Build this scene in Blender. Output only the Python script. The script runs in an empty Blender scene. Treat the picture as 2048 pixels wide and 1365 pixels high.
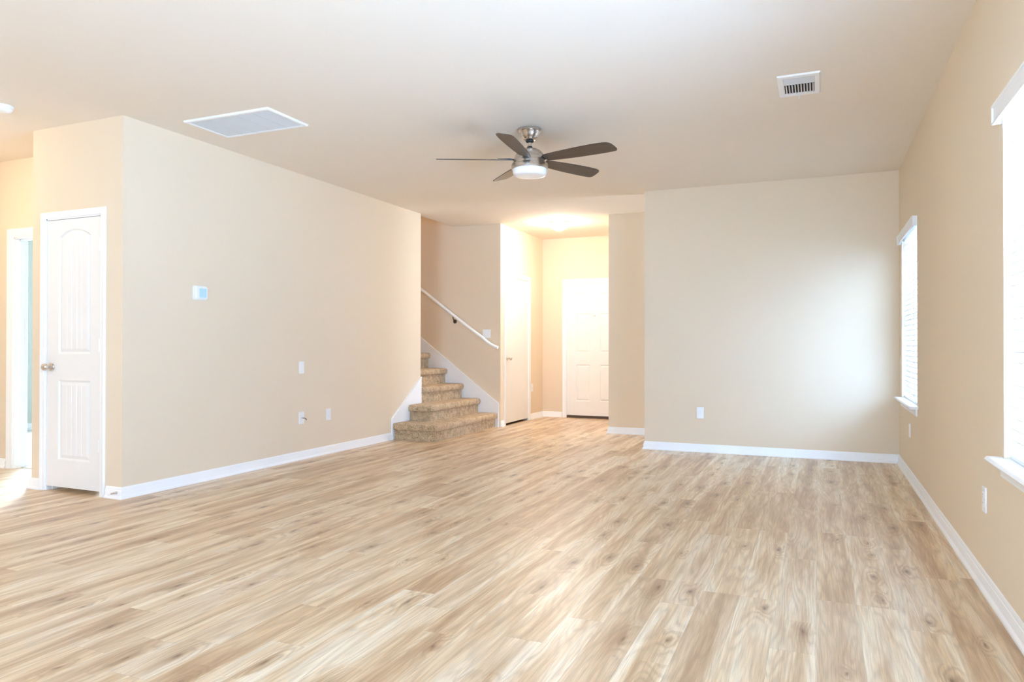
import bpy, bmesh, math, random
from mathutils import Vector, Matrix
random.seed(7)
scene = bpy.context.scene
COL = scene.collection

# ---------------------------------------------------------------- camera
YAW, PITCH, ROLL, CAM_H, FPX = 0.4035, 0.0062, 0.0012, 1.0972, 1438.59
cam_data = bpy.data.cameras.new('camera')
cam = bpy.data.objects.new('camera', cam_data)
COL.objects.link(cam)
fw = Vector((-math.sin(YAW), math.cos(YAW), 0))
rt = Vector((math.cos(YAW), math.sin(YAW), 0))
up = Vector((0, 0, 1))
fw2 = fw * math.cos(PITCH) + up * math.sin(PITCH)
up2 = up * math.cos(PITCH) - fw * math.sin(PITCH)
rt3 = rt * math.cos(ROLL) + up2 * math.sin(ROLL)
up3 = up2 * math.cos(ROLL) - rt * math.sin(ROLL)
cam.matrix_world = Matrix(((rt3.x, up3.x, -fw2.x, 0), (rt3.y, up3.y, -fw2.y, 0),
                           (rt3.z, up3.z, -fw2.z, CAM_H), (0, 0, 0, 1)))
cam_data.sensor_width = 36.0
cam_data.lens = FPX * 36.0 / 2048.0
cam_data.clip_start = 0.02
scene.camera = cam

# ---------------------------------------------------------------- view, world, daylight
scene.view_settings.view_transform = 'Standard'
scene.view_settings.look = 'None'
scene.view_settings.gamma = 1.0
scene.view_settings.use_curve_mapping = False
scene.view_settings.exposure = 2.10
scene.cycles.use_denoising = True
scene.cycles.max_bounces = 12
scene.cycles.diffuse_bounces = 8
scene.cycles.glossy_bounces = 4
scene.cycles.transmission_bounces = 6
scene.cycles.transparent_max_bounces = 12
scene.cycles.sample_clamp_indirect = 8.0
scene.cycles.caustics_reflective = False
scene.cycles.caustics_refractive = False

SKY = 6.0
world = bpy.data.worlds.new('overcast_sky')
scene.world = world
world.use_nodes = True
wn = world.node_tree; wn.nodes.clear()
wo = wn.nodes.new('ShaderNodeOutputWorld')
wb = wn.nodes.new('ShaderNodeBackground')
wr = wn.nodes.new('ShaderNodeValToRGB')
wc = wn.nodes.new('ShaderNodeTexCoord')
ws = wn.nodes.new('ShaderNodeSeparateXYZ')
wm = wn.nodes.new('ShaderNodeMath'); wm.operation = 'MULTIPLY_ADD'
wm.inputs[1].default_value = 0.5; wm.inputs[2].default_value = 0.5
wn.links.new(wc.outputs['Generated'], ws.inputs[0])
wn.links.new(ws.outputs['Z'], wm.inputs[0])
wn.links.new(wm.outputs[0], wr.inputs[0])
cr = wr.color_ramp
cr.elements[0].position = 0.42; cr.elements[0].color = (0.90, 1.28, 1.80, 1)
cr.elements[1].position = 0.52; cr.elements[1].color = (0.64, 0.96, 1.46, 1)
e = cr.elements.new(1.0); e.color = (0.88, 1.35, 2.10, 1)
wn.links.new(wr.outputs[0], wb.inputs['Color'])
wb.inputs['Strength'].default_value = SKY
wn.links.new(wb.outputs[0], wo.inputs['Surface'])
try:
    world.cycles.sampling_method = 'MANUAL'; world.cycles.sample_map_resolution = 256
except Exception:
    pass


def portal(name, loc, normal, w, h):
    """light portal in a window opening: guides the sky's light through it, emits nothing itself"""
    ld = bpy.data.lights.new(name, 'AREA'); ld.shape = 'RECTANGLE'; ld.size = w; ld.size_y = h
    ld.cycles.is_portal = True
    o = bpy.data.objects.new(name, ld); COL.objects.link(o)
    o.location = loc
    o.rotation_euler = Vector(normal).to_track_quat('-Z', 'Y').to_euler()
    return o


# low hazy sun added for the pale wedge on the hallway floor: it only reaches in through the bedroom window and the open doorway
sun_d = bpy.data.lights.new('sun', 'SUN'); sun_d.energy = 1.7; sun_d.angle = math.radians(7); sun_d.color = (0.86, 0.94, 1.0)
sun = bpy.data.objects.new('sun', sun_d); COL.objects.link(sun)
sun.rotation_euler = Vector((0.689 * .93, -0.725 * .93, -0.34)).to_track_quat('-Z', 'Y').to_euler()

# window openings: y0, y1, z0, z1 in the right wall; x0, x1 in the rear walls
W1 = (6.255, 7.372, 0.632, 2.085)
W2 = (1.60, 3.462, 0.640, 2.075)
WP = (7.86, 8.62, 0.35, 2.0)  # unseen passage window, added to light the recess wall
REAR = (-2.3, -0.5, 0.05, 2.05)  # unseen rear window, added as a daylight source behind the camera
BED = (-9.00, -7.10, 0.05, 2.3)
XR, XL, YB, YA, YE = 0.688, -4.568, 7.595, 3.625, 7.799
XBL, XD, XC, YC, XH, YF, YH = -1.707, -5.544, -2.422, 8.753, -3.938, 10.427, 8.830
YW, XW = 4.13, -6.77
YREAR = -3.0
FX1 = 2.2
HC = 2.74
portal('portal_window_far', (XR + .17, (W1[0] + W1[1]) / 2, (W1[2] + W1[3]) / 2), (-1, 0, 0), W1[1] - W1[0], W1[3] - W1[2])
portal('portal_window_near', (XR + .17, (W2[0] + W2[1]) / 2, (W2[2] + W2[3]) / 2), (-1, 0, 0), W2[1] - W2[0], W2[3] - W2[2])
portal('portal_added_rear', ((REAR[0] + REAR[1]) / 2, YREAR - .2, (REAR[2] + REAR[3]) / 2), (0, 1, 0), REAR[1] - REAR[0], REAR[3] - REAR[2])
portal('portal_added_passage', (FX1 + .08, (WP[0] + WP[1]) / 2, (WP[2] + WP[3]) / 2), (-1, 0, 0), WP[1] - WP[0], WP[3] - WP[2])
portal('portal_bedroom', ((BED[0] + BED[1]) / 2, 6.35, (BED[2] + BED[3]) / 2), (0, -1, 0), BED[1] - BED[0], BED[3] - BED[2])


# ---------------------------------------------------------------- node helpers
def new_mat(name):
    m = bpy.data.materials.new(name); m.use_nodes = True
    nt = m.node_tree
    return m, nt, nt.nodes['Principled BSDF']


def nd(nt, typ, **kw):
    n = nt.nodes.new(typ)
    for k, v in kw.items():
        setattr(n, k, v)
    return n


def mth(nt, op, a, b=None, c=None, clamp=False):
    n = nt.nodes.new('ShaderNodeMath'); n.operation = op; n.use_clamp = clamp
    for i, v in enumerate((a, b, c)):
        if v is None: continue
        if isinstance(v, (int, float)): n.inputs[i].default_value = v
        else: nt.links.new(v, n.inputs[i])
    return n.outputs[0]


def noise(nt, vec, scale, detail=2.0, rough=0.5, dist=0.0):
    n = nt.nodes.new('ShaderNodeTexNoise')
    n.inputs['Scale'].default_value = scale; n.inputs['Detail'].default_value = detail
    n.inputs['Roughness'].default_value = rough; n.inputs['Distortion'].default_value = dist
    nt.links.new(vec, n.inputs['Vector'])
    return n.outputs['Fac']


def ramp(nt, fac, stops, interp='LINEAR'):
    n = nt.nodes.new('ShaderNodeValToRGB'); n.color_ramp.interpolation = interp
    el = n.color_ramp.elements
    el[0].position, el[0].color = stops[0][0], (*stops[0][1], 1)
    el[1].position, el[1].color = stops[-1][0], (*stops[-1][1], 1)
    for p, c in stops[1:-1]:
        q = el.new(p); q.color = (*c, 1)
    nt.links.new(fac, n.inputs[0])
    return n.outputs['Color']


def mixc(nt, fac, a, b, blend='MIX'):
    n = nt.nodes.new('ShaderNodeMix'); n.data_type = 'RGBA'; n.blend_type = blend
    for s, v in ((n.inputs['Factor'], fac), (n.inputs['A'], a), (n.inputs['B'], b)):
        if isinstance(v, (int, float)): s.default_value = v
        elif isinstance(v, tuple): s.default_value = (*v, 1)
        else: nt.links.new(v, s)
    return n.outputs['Result']


def bump(nt, bsdf, height, strength, dist):
    b = nt.nodes.new('ShaderNodeBump'); b.inputs['Strength'].default_value = strength
    b.inputs['Distance'].default_value = dist
    nt.links.new(height, b.inputs['Height']); nt.links.new(b.outputs[0], bsdf.inputs['Normal'])


def geo_pos(nt):
    return nt.nodes.new('ShaderNodeNewGeometry').outputs['Position']


def paint_mat(name, col, rough=0.85, bs=0.25, scale=260):
    m, nt, b = new_mat(name)
    b.inputs['Roughness'].default_value = rough
    b.inputs['Specular IOR Level'].default_value = 0.25
    p = geo_pos(nt)
    f = noise(nt, p, 1.3, 3.0)
    c = mixc(nt, f, tuple(x * 0.985 for x in col), tuple(min(1, x * 1.015) for x in col))
    nt.links.new(c, b.inputs['Base Color'])
    h = noise(nt, p, scale, 3.0, 0.6)
    bump(nt, b, h, bs, 0.001)
    return m


def simple_mat(name, col, rough=0.4, metal=0.0, spec=0.5, var=0.02):
    m, nt, b = new_mat(name)
    b.inputs['Roughness'].default_value = rough
    b.inputs['Metallic'].default_value = metal
    b.inputs['Specular IOR Level'].default_value = spec
    f = noise(nt, geo_pos(nt), 6.0, 2.0)
    c = mixc(nt, f, tuple(x * (1 - var) for x in col), tuple(min(1, x * (1 + var)) for x in col))
    nt.links.new(c, b.inputs['Base Color'])
    return m


PAINT = (0.785, 0.665, 0.512)
M = {}
M['wall'] = paint_mat('beige_wall_paint', PAINT)
M['ceiling'] = paint_mat('beige_ceiling_paint', (0.83, 0.755, 0.66), 0.95, 0.5, 90)
M['bedroom'] = paint_mat('grey_green_wall_paint', (0.60, 0.60, 0.54))
M['trim'] = simple_mat('white_trim_enamel', (0.90, 0.905, 0.91), 0.35)
M['door'] = simple_mat('white_door_enamel', (0.85, 0.84, 0.82), 0.4)
M['plastic'] = simple_mat('white_plastic', (0.86, 0.87, 0.88), 0.35)
M['slat'] = simple_mat('white_blind_vinyl', (0.88, 0.89, 0.91), 0.45)
M['dark'] = simple_mat('cavity_shade', (0.03, 0.03, 0.04), 0.9)  # near-black colour standing in for shade inside the duct and outlet slots
M['bronze'] = simple_mat('dark_bronze_metal', (0.10, 0.07, 0.05), 0.4, 0.8)
M['threshold'] = simple_mat('dark_brown_threshold_and_gap_shade', (0.09, 0.055, 0.035), 0.6)  # also colours the strip that draws the shade under the flush door
M['grille'] = simple_mat('grey_white_grille_metal', (0.66, 0.67, 0.68), 0.5)
M['filter'] = simple_mat('grey_filter_cloth', (0.33, 0.33, 0.34), 0.9)
M['vinyl'] = simple_mat('white_window_vinyl', (0.84, 0.86, 0.88), 0.35)
M['screen'] = simple_mat('pale_blue_display', (0.48, 0.74, 0.88), 0.15)
M['black'] = simple_mat('black_rubber', (0.02, 0.02, 0.022), 0.6)


def metal_mat():
    m, nt, b = new_mat('brushed_nickel')
    b.inputs['Metallic'].default_value = 1.0
    b.inputs['Base Color'].default_value = (0.68, 0.62, 0.57, 1)
    p = geo_pos(nt)
    mp = nd(nt, 'ShaderNodeMapping'); mp.inputs['Scale'].default_value = (6, 6, 500)
    nt.links.new(p, mp.inputs[0])
    f = noise(nt, mp.outputs[0], 1.0, 3.0)
    r = mth(nt, 'MULTIPLY_ADD', f, 0.16, 0.2)
    nt.links.new(r, b.inputs['Roughness'])
    return m


M['nickel'] = metal_mat()


def blade_mat():
    m, nt, b = new_mat('dark_walnut_blade')
    tc = nd(nt, 'ShaderNodeTexCoord')
    mp = nd(nt, 'ShaderNodeMapping'); mp.inputs['Scale'].default_value = (4, 60, 60)
    nt.links.new(tc.outputs['Object'], mp.inputs[0])
    f = noise(nt, mp.outputs[0], 1.0, 4.0)
    c = ramp(nt, f, [(0.3, (0.052, 0.036, 0.026)), (0.7, (0.085, 0.060, 0.044))])
    nt.links.new(c, b.inputs['Base Color'])
    b.inputs['Roughness'].default_value = 0.38
    return m


M['blade'] = blade_mat()


def glass_white():
    m, nt, b = new_mat('frosted_white_glass')
    b.inputs['Base Color'].default_value = (0.88, 0.90, 0.93, 1)
    b.inputs['Roughness'].default_value = 0.25
    b.inputs['Subsurface Weight'].default_value = 0.0
    return m


M['opal'] = glass_white()


def emit_mat(name, col, strength):
    m, nt, b = new_mat(name)
    b.inputs['Base Color'].default_value = (0.9, 0.9, 0.88, 1)
    b.inputs['Emission Color'].default_value = (*col, 1)
    b.inputs['Emission Strength'].default_value = strength
    return m


WARM = (1.0, 0.76, 0.47)
M['lamp_entry'] = emit_mat('lit_frosted_dome', (1.0, 0.93, 0.84), 46.0)
M['lamp_hall'] = emit_mat('lit_hall_dome', WARM, 14.0)
M['lamp_kitchen'] = emit_mat('lit_kitchen_dome', WARM, 6.0)
M['lamp_up_added'] = emit_mat('added_upstairs_dome', (1.0, 0.88, 0.72), 18.0)  # unseen upstairs lamp, added to brighten the stairwell


def pane_mat(name='clear_window_glass', tint=(0.93, 0.95, 0.95)):
    m = bpy.data.materials.new(name); m.use_nodes = True
    nt = m.node_tree; nt.nodes.clear()
    o = nd(nt, 'ShaderNodeOutputMaterial'); t = nd(nt, 'ShaderNodeBsdfTransparent')
    g = nd(nt, 'ShaderNodeBsdfGlossy'); mx = nd(nt, 'ShaderNodeMixShader')
    fr = nd(nt, 'ShaderNodeFresnel'); fr.inputs['IOR'].default_value = 1.45
    t.inputs['Color'].default_value = (*tint, 1)
    g.inputs['Roughness'].default_value = 0.02
    gb = nd(nt, 'ShaderNodeNewGeometry').outputs['Backfacing']
    nt.links.new(mth(nt, 'MULTIPLY', fr.outputs[0], mth(nt, 'SUBTRACT', 1.0, gb)), mx.inputs[0]); nt.links.new(t.outputs[0], mx.inputs[1])
    nt.links.new(g.outputs[0], mx.inputs[2]); nt.links.new(mx.outputs[0], o.inputs[0])
    return m


M['pane'] = pane_mat()
M['pane_dimming'] = pane_mat('light_dimming_glass', (0.63, 0.66, 0.68))  # glass darkened only to weaken the daylight from the far window
M['pane_cool_tint'] = pane_mat('cool_light_tint_glass', (0.88, 0.93, 0.97))  # cool tint added to shape the daylight from the near window


FC = [(0.480, 0.300, 0.165), (0.660, 0.465, 0.278), (0.815, 0.640, 0.430), (0.925, 0.805, 0.625)]


def floor_mat():
    """oak-look vinyl planks running away from the camera (along y)"""
    m, nt, b = new_mat('oak_plank_floor')
    PW, PL = 0.155, 1.22
    p = geo_pos(nt)
    s = nd(nt, 'ShaderNodeSeparateXYZ'); nt.links.new(p, s.inputs[0])
    X, Y = s.outputs['X'], s.outputs['Y']
    u = mth(nt, 'DIVIDE', mth(nt, 'ADD', X, 20.007), PW)
    row = mth(nt, 'FLOOR', u); fu = mth(nt, 'FRACT', u)
    wn1 = nd(nt, 'ShaderNodeTexWhiteNoise', noise_dimensions='1D'); nt.links.new(row, wn1.inputs['W'])
    off = mth(nt, 'MULTIPLY', wn1.outputs['Value'], 7.31)
    v = mth(nt, 'ADD', mth(nt, 'DIVIDE', mth(nt, 'ADD', Y, 20.0), PL), off)
    colm = mth(nt, 'FLOOR', v); fv = mth(nt, 'FRACT', v)
    cid = nd(nt, 'ShaderNodeCombineXYZ'); nt.links.new(row, cid.inputs[0]); nt.links.new(colm, cid.inputs[1])
    wn2 = nd(nt, 'ShaderNodeTexWhiteNoise', noise_dimensions='3D'); nt.links.new(cid.outputs[0], wn2.inputs['Vector'])
    rnd = wn2.outputs['Value']; rc = wn2.outputs['Color']
    rs = nd(nt, 'ShaderNodeSeparateXYZ'); nt.links.new(rc, rs.inputs[0])
    # local plank coordinates shifted by a random amount per plank
    lx = mth(nt, 'MULTIPLY', fu, PW); ly = mth(nt, 'MULTIPLY', fv, PL)
    ox = mth(nt, 'MULTIPLY', rs.outputs[0], 37.0); oy = mth(nt, 'MULTIPLY', rs.outputs[1], 53.0)
    vec = nd(nt, 'ShaderNodeCombineXYZ')
    nt.links.new(mth(nt, 'ADD', lx, ox), vec.inputs[0]); nt.links.new(mth(nt, 'ADD', ly, oy), vec.inputs[1])
    V = vec.outputs[0]
    # slow warp shared by knots and grain
    mpw = nd(nt, 'ShaderNodeMapping'); mpw.inputs['Scale'].default_value = (22, 9, 1)
    nt.links.new(V, mpw.inputs[0])
    wv = nd(nt, 'ShaderNodeTexNoise'); wv.inputs['Scale'].default_value = 1.0; wv.inputs['Detail'].default_value = 2.0
    nt.links.new(mpw.outputs[0], wv.inputs['Vector'])
    wsep = nd(nt, 'ShaderNodeSeparateXYZ'); nt.links.new(wv.outputs['Color'], wsep.inputs[0])
    # knots: one candidate per plank cell, placed at random near the heart of the plank
    KL = 0.31
    kv = mth(nt, 'DIVIDE', ly, KL); krow = mth(nt, 'FLOOR', kv); kf = mth(nt, 'FRACT', kv)
    kid = nd(nt, 'ShaderNodeCombineXYZ')
    nt.links.new(row, kid.inputs[0]); nt.links.new(colm, kid.inputs[1]); nt.links.new(krow, kid.inputs[2])
    kw = nd(nt, 'ShaderNodeTexWhiteNoise', noise_dimensions='3D'); nt.links.new(kid.outputs[0], kw.inputs['Vector'])
    ks = nd(nt, 'ShaderNodeSeparateXYZ'); nt.links.new(kw.outputs['Color'], ks.inputs[0])
    kx = mth(nt, 'SUBTRACT', mth(nt, 'ADD', mth(nt, 'SUBTRACT', fu, 0.5), mth(nt, 'MULTIPLY', mth(nt, 'SUBTRACT', wsep.outputs[0], 0.5), 0.22)),
             mth(nt, 'MULTIPLY', mth(nt, 'SUBTRACT', ks.outputs[0], 0.5), 0.55))
    ky = mth(nt, 'SUBTRACT', mth(nt, 'ADD', kf, mth(nt, 'MULTIPLY', mth(nt, 'SUBTRACT', wsep.outputs[1], 0.5), 0.22)),
             mth(nt, 'MULTIPLY_ADD', ks.outputs[1], 0.4, 0.3))
    kxm = mth(nt, 'MULTIPLY', kx, PW * 1.25); kym = mth(nt, 'MULTIPLY', ky, KL * 0.42)
    kd = mth(nt, 'SQRT', mth(nt, 'ADD', mth(nt, 'MULTIPLY', kxm, kxm), mth(nt, 'MULTIPLY', kym, kym)))   # metres
    ksel = mth(nt, 'GREATER_THAN', kw.outputs['Value'], 0.66)
    ksize = mth(nt, 'MULTIPLY_ADD', ks.outputs[2], 0.9, 0.45)
    kn = mth(nt, 'DIVIDE', kd, mth(nt, 'MULTIPLY', ksize, 0.016))       # 1 at the knot's rim
    infl = mth(nt, 'MULTIPLY', mth(nt, 'EXPONENT', mth(nt, 'MULTIPLY', mth(nt, 'MULTIPLY', kn, kn), -0.07)), ksel)
    # grain field: contour lines of a slow stretched noise, bulging round the knots
    mpa = nd(nt, 'ShaderNodeMapping'); mpa.inputs['Scale'].default_value = (9.0, 0.85, 1)
    nt.links.new(V, mpa.inputs[0])
    n1 = noise(nt, mpa.outputs[0], 1.0, 1.5, 0.45, 0.25)
    fld = mth(nt, 'ADD', n1, mth(nt, 'MULTIPLY', infl, 0.20))
    fld = mth(nt, 'ADD', fld, mth(nt, 'MULTIPLY', lx, 1.2))
    rings = mth(nt, 'SINE', mth(nt, 'MULTIPLY', fld, 76.0))
    rings = mth(nt, 'POWER', mth(nt, 'MULTIPLY_ADD', rings, 0.5, 0.5), 1.8)
    mpb = nd(nt, 'ShaderNodeMapping'); mpb.inputs['Scale'].default_value = (260, 6, 1)
    nt.links.new(V, mpb.inputs[0])
    st = noise(nt, mpb.outputs[0], 1.0, 3.0, 0.65)
    mpc = nd(nt, 'ShaderNodeMapping'); mpc.inputs['Scale'].default_value = (17, 1.3, 1)
    nt.links.new(V, mpc.inputs[0])
    st2 = noise(nt, mpc.outputs[0], 1.0, 3.0, 0.55, 0.5)
    mpd = nd(nt, 'ShaderNodeMapping'); mpd.inputs['Scale'].default_value = (70, 2.6, 1)
    nt.links.new(V, mpd.inputs[0])
    st3 = noise(nt, mpd.outputs[0], 1.0, 2.0, 0.6)
    # tone: dark heart, pale sapwood towards the plank's edges
    ed = mth(nt, 'ABSOLUTE', mth(nt, 'SUBTRACT', fu, 0.5))
    ed = mth(nt, 'MULTIPLY', mth(nt, 'MULTIPLY', ed, ed), 1.1)
    tone = mth(nt, 'MULTIPLY_ADD', mth(nt, 'SUBTRACT', st2, 0.5), 2.0, mth(nt, 'MULTIPLY_ADD', rnd, 0.50, 0.23))
    tone = mth(nt, 'MULTIPLY_ADD', mth(nt, 'SUBTRACT', st3, 0.5), 0.75, tone)
    tone = mth(nt, 'ADD', tone, ed)
    tone = mth(nt, 'SUBTRACT', tone, mth(nt, 'MULTIPLY', infl, 0.20), clamp=True)
    c = ramp(nt, tone, [(0.0, FC[0]), (0.35, FC[1]), (0.65, FC[2]), (1.0, FC[3])])
    pink = mixc(nt, mth(nt, 'MULTIPLY', rs.outputs[2], 0.28), c, (0.50, 0.37, 0.28))
    gam = mth(nt, 'MULTIPLY_ADD', mth(nt, 'SUBTRACT', st3, 0.35, clamp=True), 0.8, mth(nt, 'MULTIPLY_ADD', infl, 0.18, 0.10))
    g1 = mixc(nt, mth(nt, 'MULTIPLY', rings, gam), pink, (0.30, 0.195, 0.125))
    g2 = mixc(nt, mth(nt, 'MULTIPLY', mth(nt, 'SUBTRACT', st, 0.42, clamp=True), 1.15), g1, (0.26, 0.17, 0.11))
    halo = mth(nt, 'MULTIPLY', mth(nt, 'EXPONENT', mth(nt, 'MULTIPLY', mth(nt, 'MULTIPLY', kn, kn), -0.55)), ksel)
    g3 = mixc(nt, mth(nt, 'MULTIPLY', halo, 0.62), g2, (0.28, 0.165, 0.095))
    core = mth(nt, 'MULTIPLY', mth(nt, 'EXPONENT', mth(nt, 'MULTIPLY', mth(nt, 'MULTIPLY', kn, kn), -5.0)), ksel)
    g4 = mixc(nt, mth(nt, 'MULTIPLY', core, 0.7), g3, (0.15, 0.075, 0.038))
    # seams
    e1 = mth(nt, 'MINIMUM', fu, mth(nt, 'SUBTRACT', 1.0, fu))
    e2 = mth(nt, 'MINIMUM', fv, mth(nt, 'SUBTRACT', 1.0, fv))
    s1 = mth(nt, 'LESS_THAN', mth(nt, 'MULTIPLY', e1, PW), 0.0006)
    s2 = mth(nt, 'LESS_THAN', mth(nt, 'MULTIPLY', e2, PL), 0.0007)
    seam = mth(nt, 'MAXIMUM', s1, s2)
    g5 = mixc(nt, mth(nt, 'MULTIPLY', seam, 0.30), g4, (0.17, 0.11, 0.07))
    nt.links.new(g5, b.inputs['Base Color'])
    b.inputs['Roughness'].default_value = 0.36
    rr = mth(nt, 'MULTIPLY_ADD', st, 0.14, 0.26)
    nt.links.new(rr, b.inputs['Roughness'])
    b.inputs['Specular IOR Level'].default_value = 0.42
    h = mth(nt, 'SUBTRACT', mth(nt, 'MULTIPLY', st, 0.5), seam)
    bump(nt, b, h, 0.12, 0.001)
    return m


M['floor'] = floor_mat()


def carpet_mat():
    m, nt, b = new_mat('brown_cut_pile_carpet')
    p = geo_pos(nt)
    n1 = noise(nt, p, 150.0, 3.0, 0.75)
    n2 = noise(nt, p, 18.0, 2.0)
    f = mth(nt, 'ADD', mth(nt, 'MULTIPLY', n1, 0.8), mth(nt, 'MULTIPLY', n2, 0.2))
    c = ramp(nt, f, [(0.38, (0.16, 0.098, 0.052)), (0.48, (0.52, 0.365, 0.215)), (0.58, (0.80, 0.61, 0.395))])
    nt.links.new(c, b.inputs['Base Color'])
    b.inputs['Roughness'].default_value = 1.0
    b.inputs['Specular IOR Level'].default_value = 0.05
    b.inputs['Sheen Weight'].default_value = 0.2
    bump(nt, b, noise(nt, p, 120.0, 3.0, 0.7), 0.9, 0.008)
    return m


M['carpet'] = carpet_mat()
M['bed_floor'] = simple_mat('grey_bedroom_carpet', (0.45, 0.42, 0.38), 1.0)


# ---------------------------------------------------------------- mesh helpers
def box(bm, x0, x1, y0, y1, z0, z1):
    v = [bm.verts.new((x, y, z)) for z in (z0, z1) for y in (y0, y1) for x in (x0, x1)]
    for f in ((0, 2, 3, 1), (4, 5, 7, 6), (0, 1, 5, 4), (2, 6, 7, 3), (0, 4, 6, 2), (1, 3, 7, 5)):
        bm.faces.new([v[i] for i in f])
    return v


def rings(bm, loops, close=True, cap0=True, cap1=True):
    """connect vertex loops (lists of xyz) into a skin"""
    L = [[bm.verts.new(p) for p in lp] for lp in loops]
    n = len(L[0])
    for a, c in zip(L, L[1:]):
        for i in range(n if close else n - 1):
            j = (i + 1) % n
            bm.faces.new((a[i], a[j], c[j], c[i]))
    if cap0: bm.faces.new(list(reversed(L[0])))
    if cap1: bm.faces.new(L[-1])
    return L


def lathe(bm, prof, n=40, mat=None, cap=True):
    loops = []
    for r, z in prof:
        loops.append([(r * math.cos(2 * math.pi * i / n), r * math.sin(2 * math.pi * i / n), z) for i in range(n)])
    if mat is not None:
        loops = [[tuple(mat @ Vector(p)) for p in lp] for lp in loops]
    rings(bm, loops, True, cap, cap)


def tube(bm, pts, r, n=12, cap=True):
    pts = [Vector(p) for p in pts]
    loops = []
    for i, p in enumerate(pts):
        d = (pts[min(i + 1, len(pts) - 1)] - pts[max(i - 1, 0)]).normalized()
        a = d.cross(Vector((0, 0, 1)))
        if a.length < 1e-3: a = d.cross(Vector((0, 1, 0)))
        a.normalize(); c = d.cross(a).normalized()
        loops.append([tuple(p + a * r * math.cos(2 * math.pi * k / n) + c * r * math.sin(2 * math.pi * k / n)) for k in range(n)])
    rings(bm, loops, True, cap, cap)


def obj(name, bm, mat, parent=None, smooth=False, bevel=0.0, loc=None):
    bmesh.ops.recalc_face_normals(bm, faces=bm.faces)
    me = bpy.data.meshes.new(name); bm.to_mesh(me); bm.free()
    if isinstance(mat, str): mat = M[mat]
    me.materials.append(mat)
    o = bpy.data.objects.new(name, me); COL.objects.link(o)
    if parent is not None: o.parent = parent
    if loc is not None: o.location = loc
    if smooth:
        for p in me.polygons: p.use_smooth = True
        try: me.set_sharp_from_angle(angle=math.radians(38))
        except Exception: pass
    if bevel:
        md = o.modifiers.new('bevel', 'BEVEL'); md.width = bevel; md.segments = 2; md.limit_method = 'ANGLE'
    return o


def struct(name, bm, mat, label=None, **kw):
    o = obj(name, bm, mat, **kw); o['kind'] = 'structure'
    if label: o['label'] = label
    return o


def thing(name, label, cat, loc=(0, 0, 0), rz=0.0, group=None):
    o = bpy.data.objects.new(name, None); COL.objects.link(o)
    o.location = loc; o.rotation_euler = (0, 0, rz); o.empty_display_size = 0.05
    o['label'] = label; o['category'] = cat
    if group: o['group'] = group
    return o


def BM(): return bmesh.new()


def wall_with_holes(bm, axis, c0, c1, a0, a1, z0, z1, holes):
    """slab between c0..c1 on `axis`, spanning a0..a1 along the other axis, with rectangular holes (h0,h1,hz0,hz1)"""
    def bx(p0, p1, q0, q1):
        if p1 - p0 < 1e-5 or q1 - q0 < 1e-5: return
        if axis == 'x': box(bm, c0, c1, p0, p1, q0, q1)
        else: box(bm, p0, p1, c0, c1, q0, q1)
    cur = a0
    for h in sorted(holes):
        bx(cur, h[0], z0, z1)
        bx(h[0], h[1], z0, h[2]); bx(h[0], h[1], h[3], z1)
        cur = h[1]
    bx(cur, a1, z0, z1)


# ---------------------------------------------------------------- floor, ceiling, walls
T2 = 0.115
FX0, FX1, FY1 = -9.6, 2.2, 10.6
bm = BM(); box(bm, XW - .2, FX1, YREAR - .2, FY1, -0.12, 0.0)
struct('floor', bm, 'floor', 'light oak-look plank floor running from the camera to the front door')
bm = BM(); box(bm, -10.2, XW - .2, 3.0, 7.0, -0.12, 0.0); box(bm, XW - .2, XL - T2, YW + .06, 6.12, -0.0, 0.004)
struct('floor_bedroom', bm, 'bed_floor')

SX = -4.645      # edge of the ceiling over the stairwell
bm = BM()
Y0S, Y1S = YE, YH
box(bm, -10.3, FX1, YREAR - .2, 6.30, HC, HC + .28); box(bm, -8.0, FX1, 6.30, Y0S, HC, HC + .28)
box(bm, SX, FX1, Y0S, Y1S, HC, HC + .28)
box(bm, SX, FX1, Y1S, FY1, HC, HC + .28); box(bm, -8.0, SX, Y1S + T2, FY1, HC, HC + .28)
struct('ceiling', bm, 'ceiling')

T = 0.115
bm = BM()
wall_with_holes(bm, 'x', XR, XR + .15, YREAR - .2, YB + T, 0, HC, [W1, W2])
struct('wall_right', bm, 'wall')
bm = BM(); box(bm, XBL, XR, YB, YB + T, 0, HC)
struct('wall_back', bm, 'wall')
bm = BM(); box(bm, XL - T, XL, YA, YE, 0, HC)
struct('wall_left', bm, 'wall')
D1 = (-5.392, -4.780, 0.0, 2.055)
bm = BM()
wall_with_holes(bm, 'y', YA, YA + T, XD, XL - T, 0, HC, [D1])
struct('wall_closet', bm, 'wall')
bm = BM(); box(bm, XD, XD + T, YA + T, YW, 0, HC); box(bm, XD + T, XL - T, 4.4, 4.45, 0, HC)
struct('wall_closet_side', bm, 'wall')
D4 = (-6.575, -5.765, 0.0, 2.055)
bm = BM(); wall_with_holes(bm, 'y', YW, YW + T, XW - T, XD + T, 0, HC, [D4])
struct('wall_hallway', bm, 'wall')
bm = BM(); box(bm, XW - T, XW, YREAR - .2, YW, 0, HC)
struct('wall_hallway_side', bm, 'wall')
bm = BM(); wall_with_holes(bm, 'y', YREAR - .15, YREAR, XW, XR, 0, HC, [REAR])
struct('wall_rear', bm, 'wall')
# bedroom beyond the open doorway
bm = BM()
wall_with_holes(bm, 'y', 6.12, 6.27, -10.2, -4.8, 0, HC, [BED])
box(bm, -10.2, -10.1, YW, 6.12, 0, HC); box(bm, -10.1, XW - T, YW, YW + T, 0, HC)
box(bm, -4.9, -4.8, YW + T + .3, 6.12, 0, HC)
struct('wall_bedroom', bm, 'bedroom')
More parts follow.
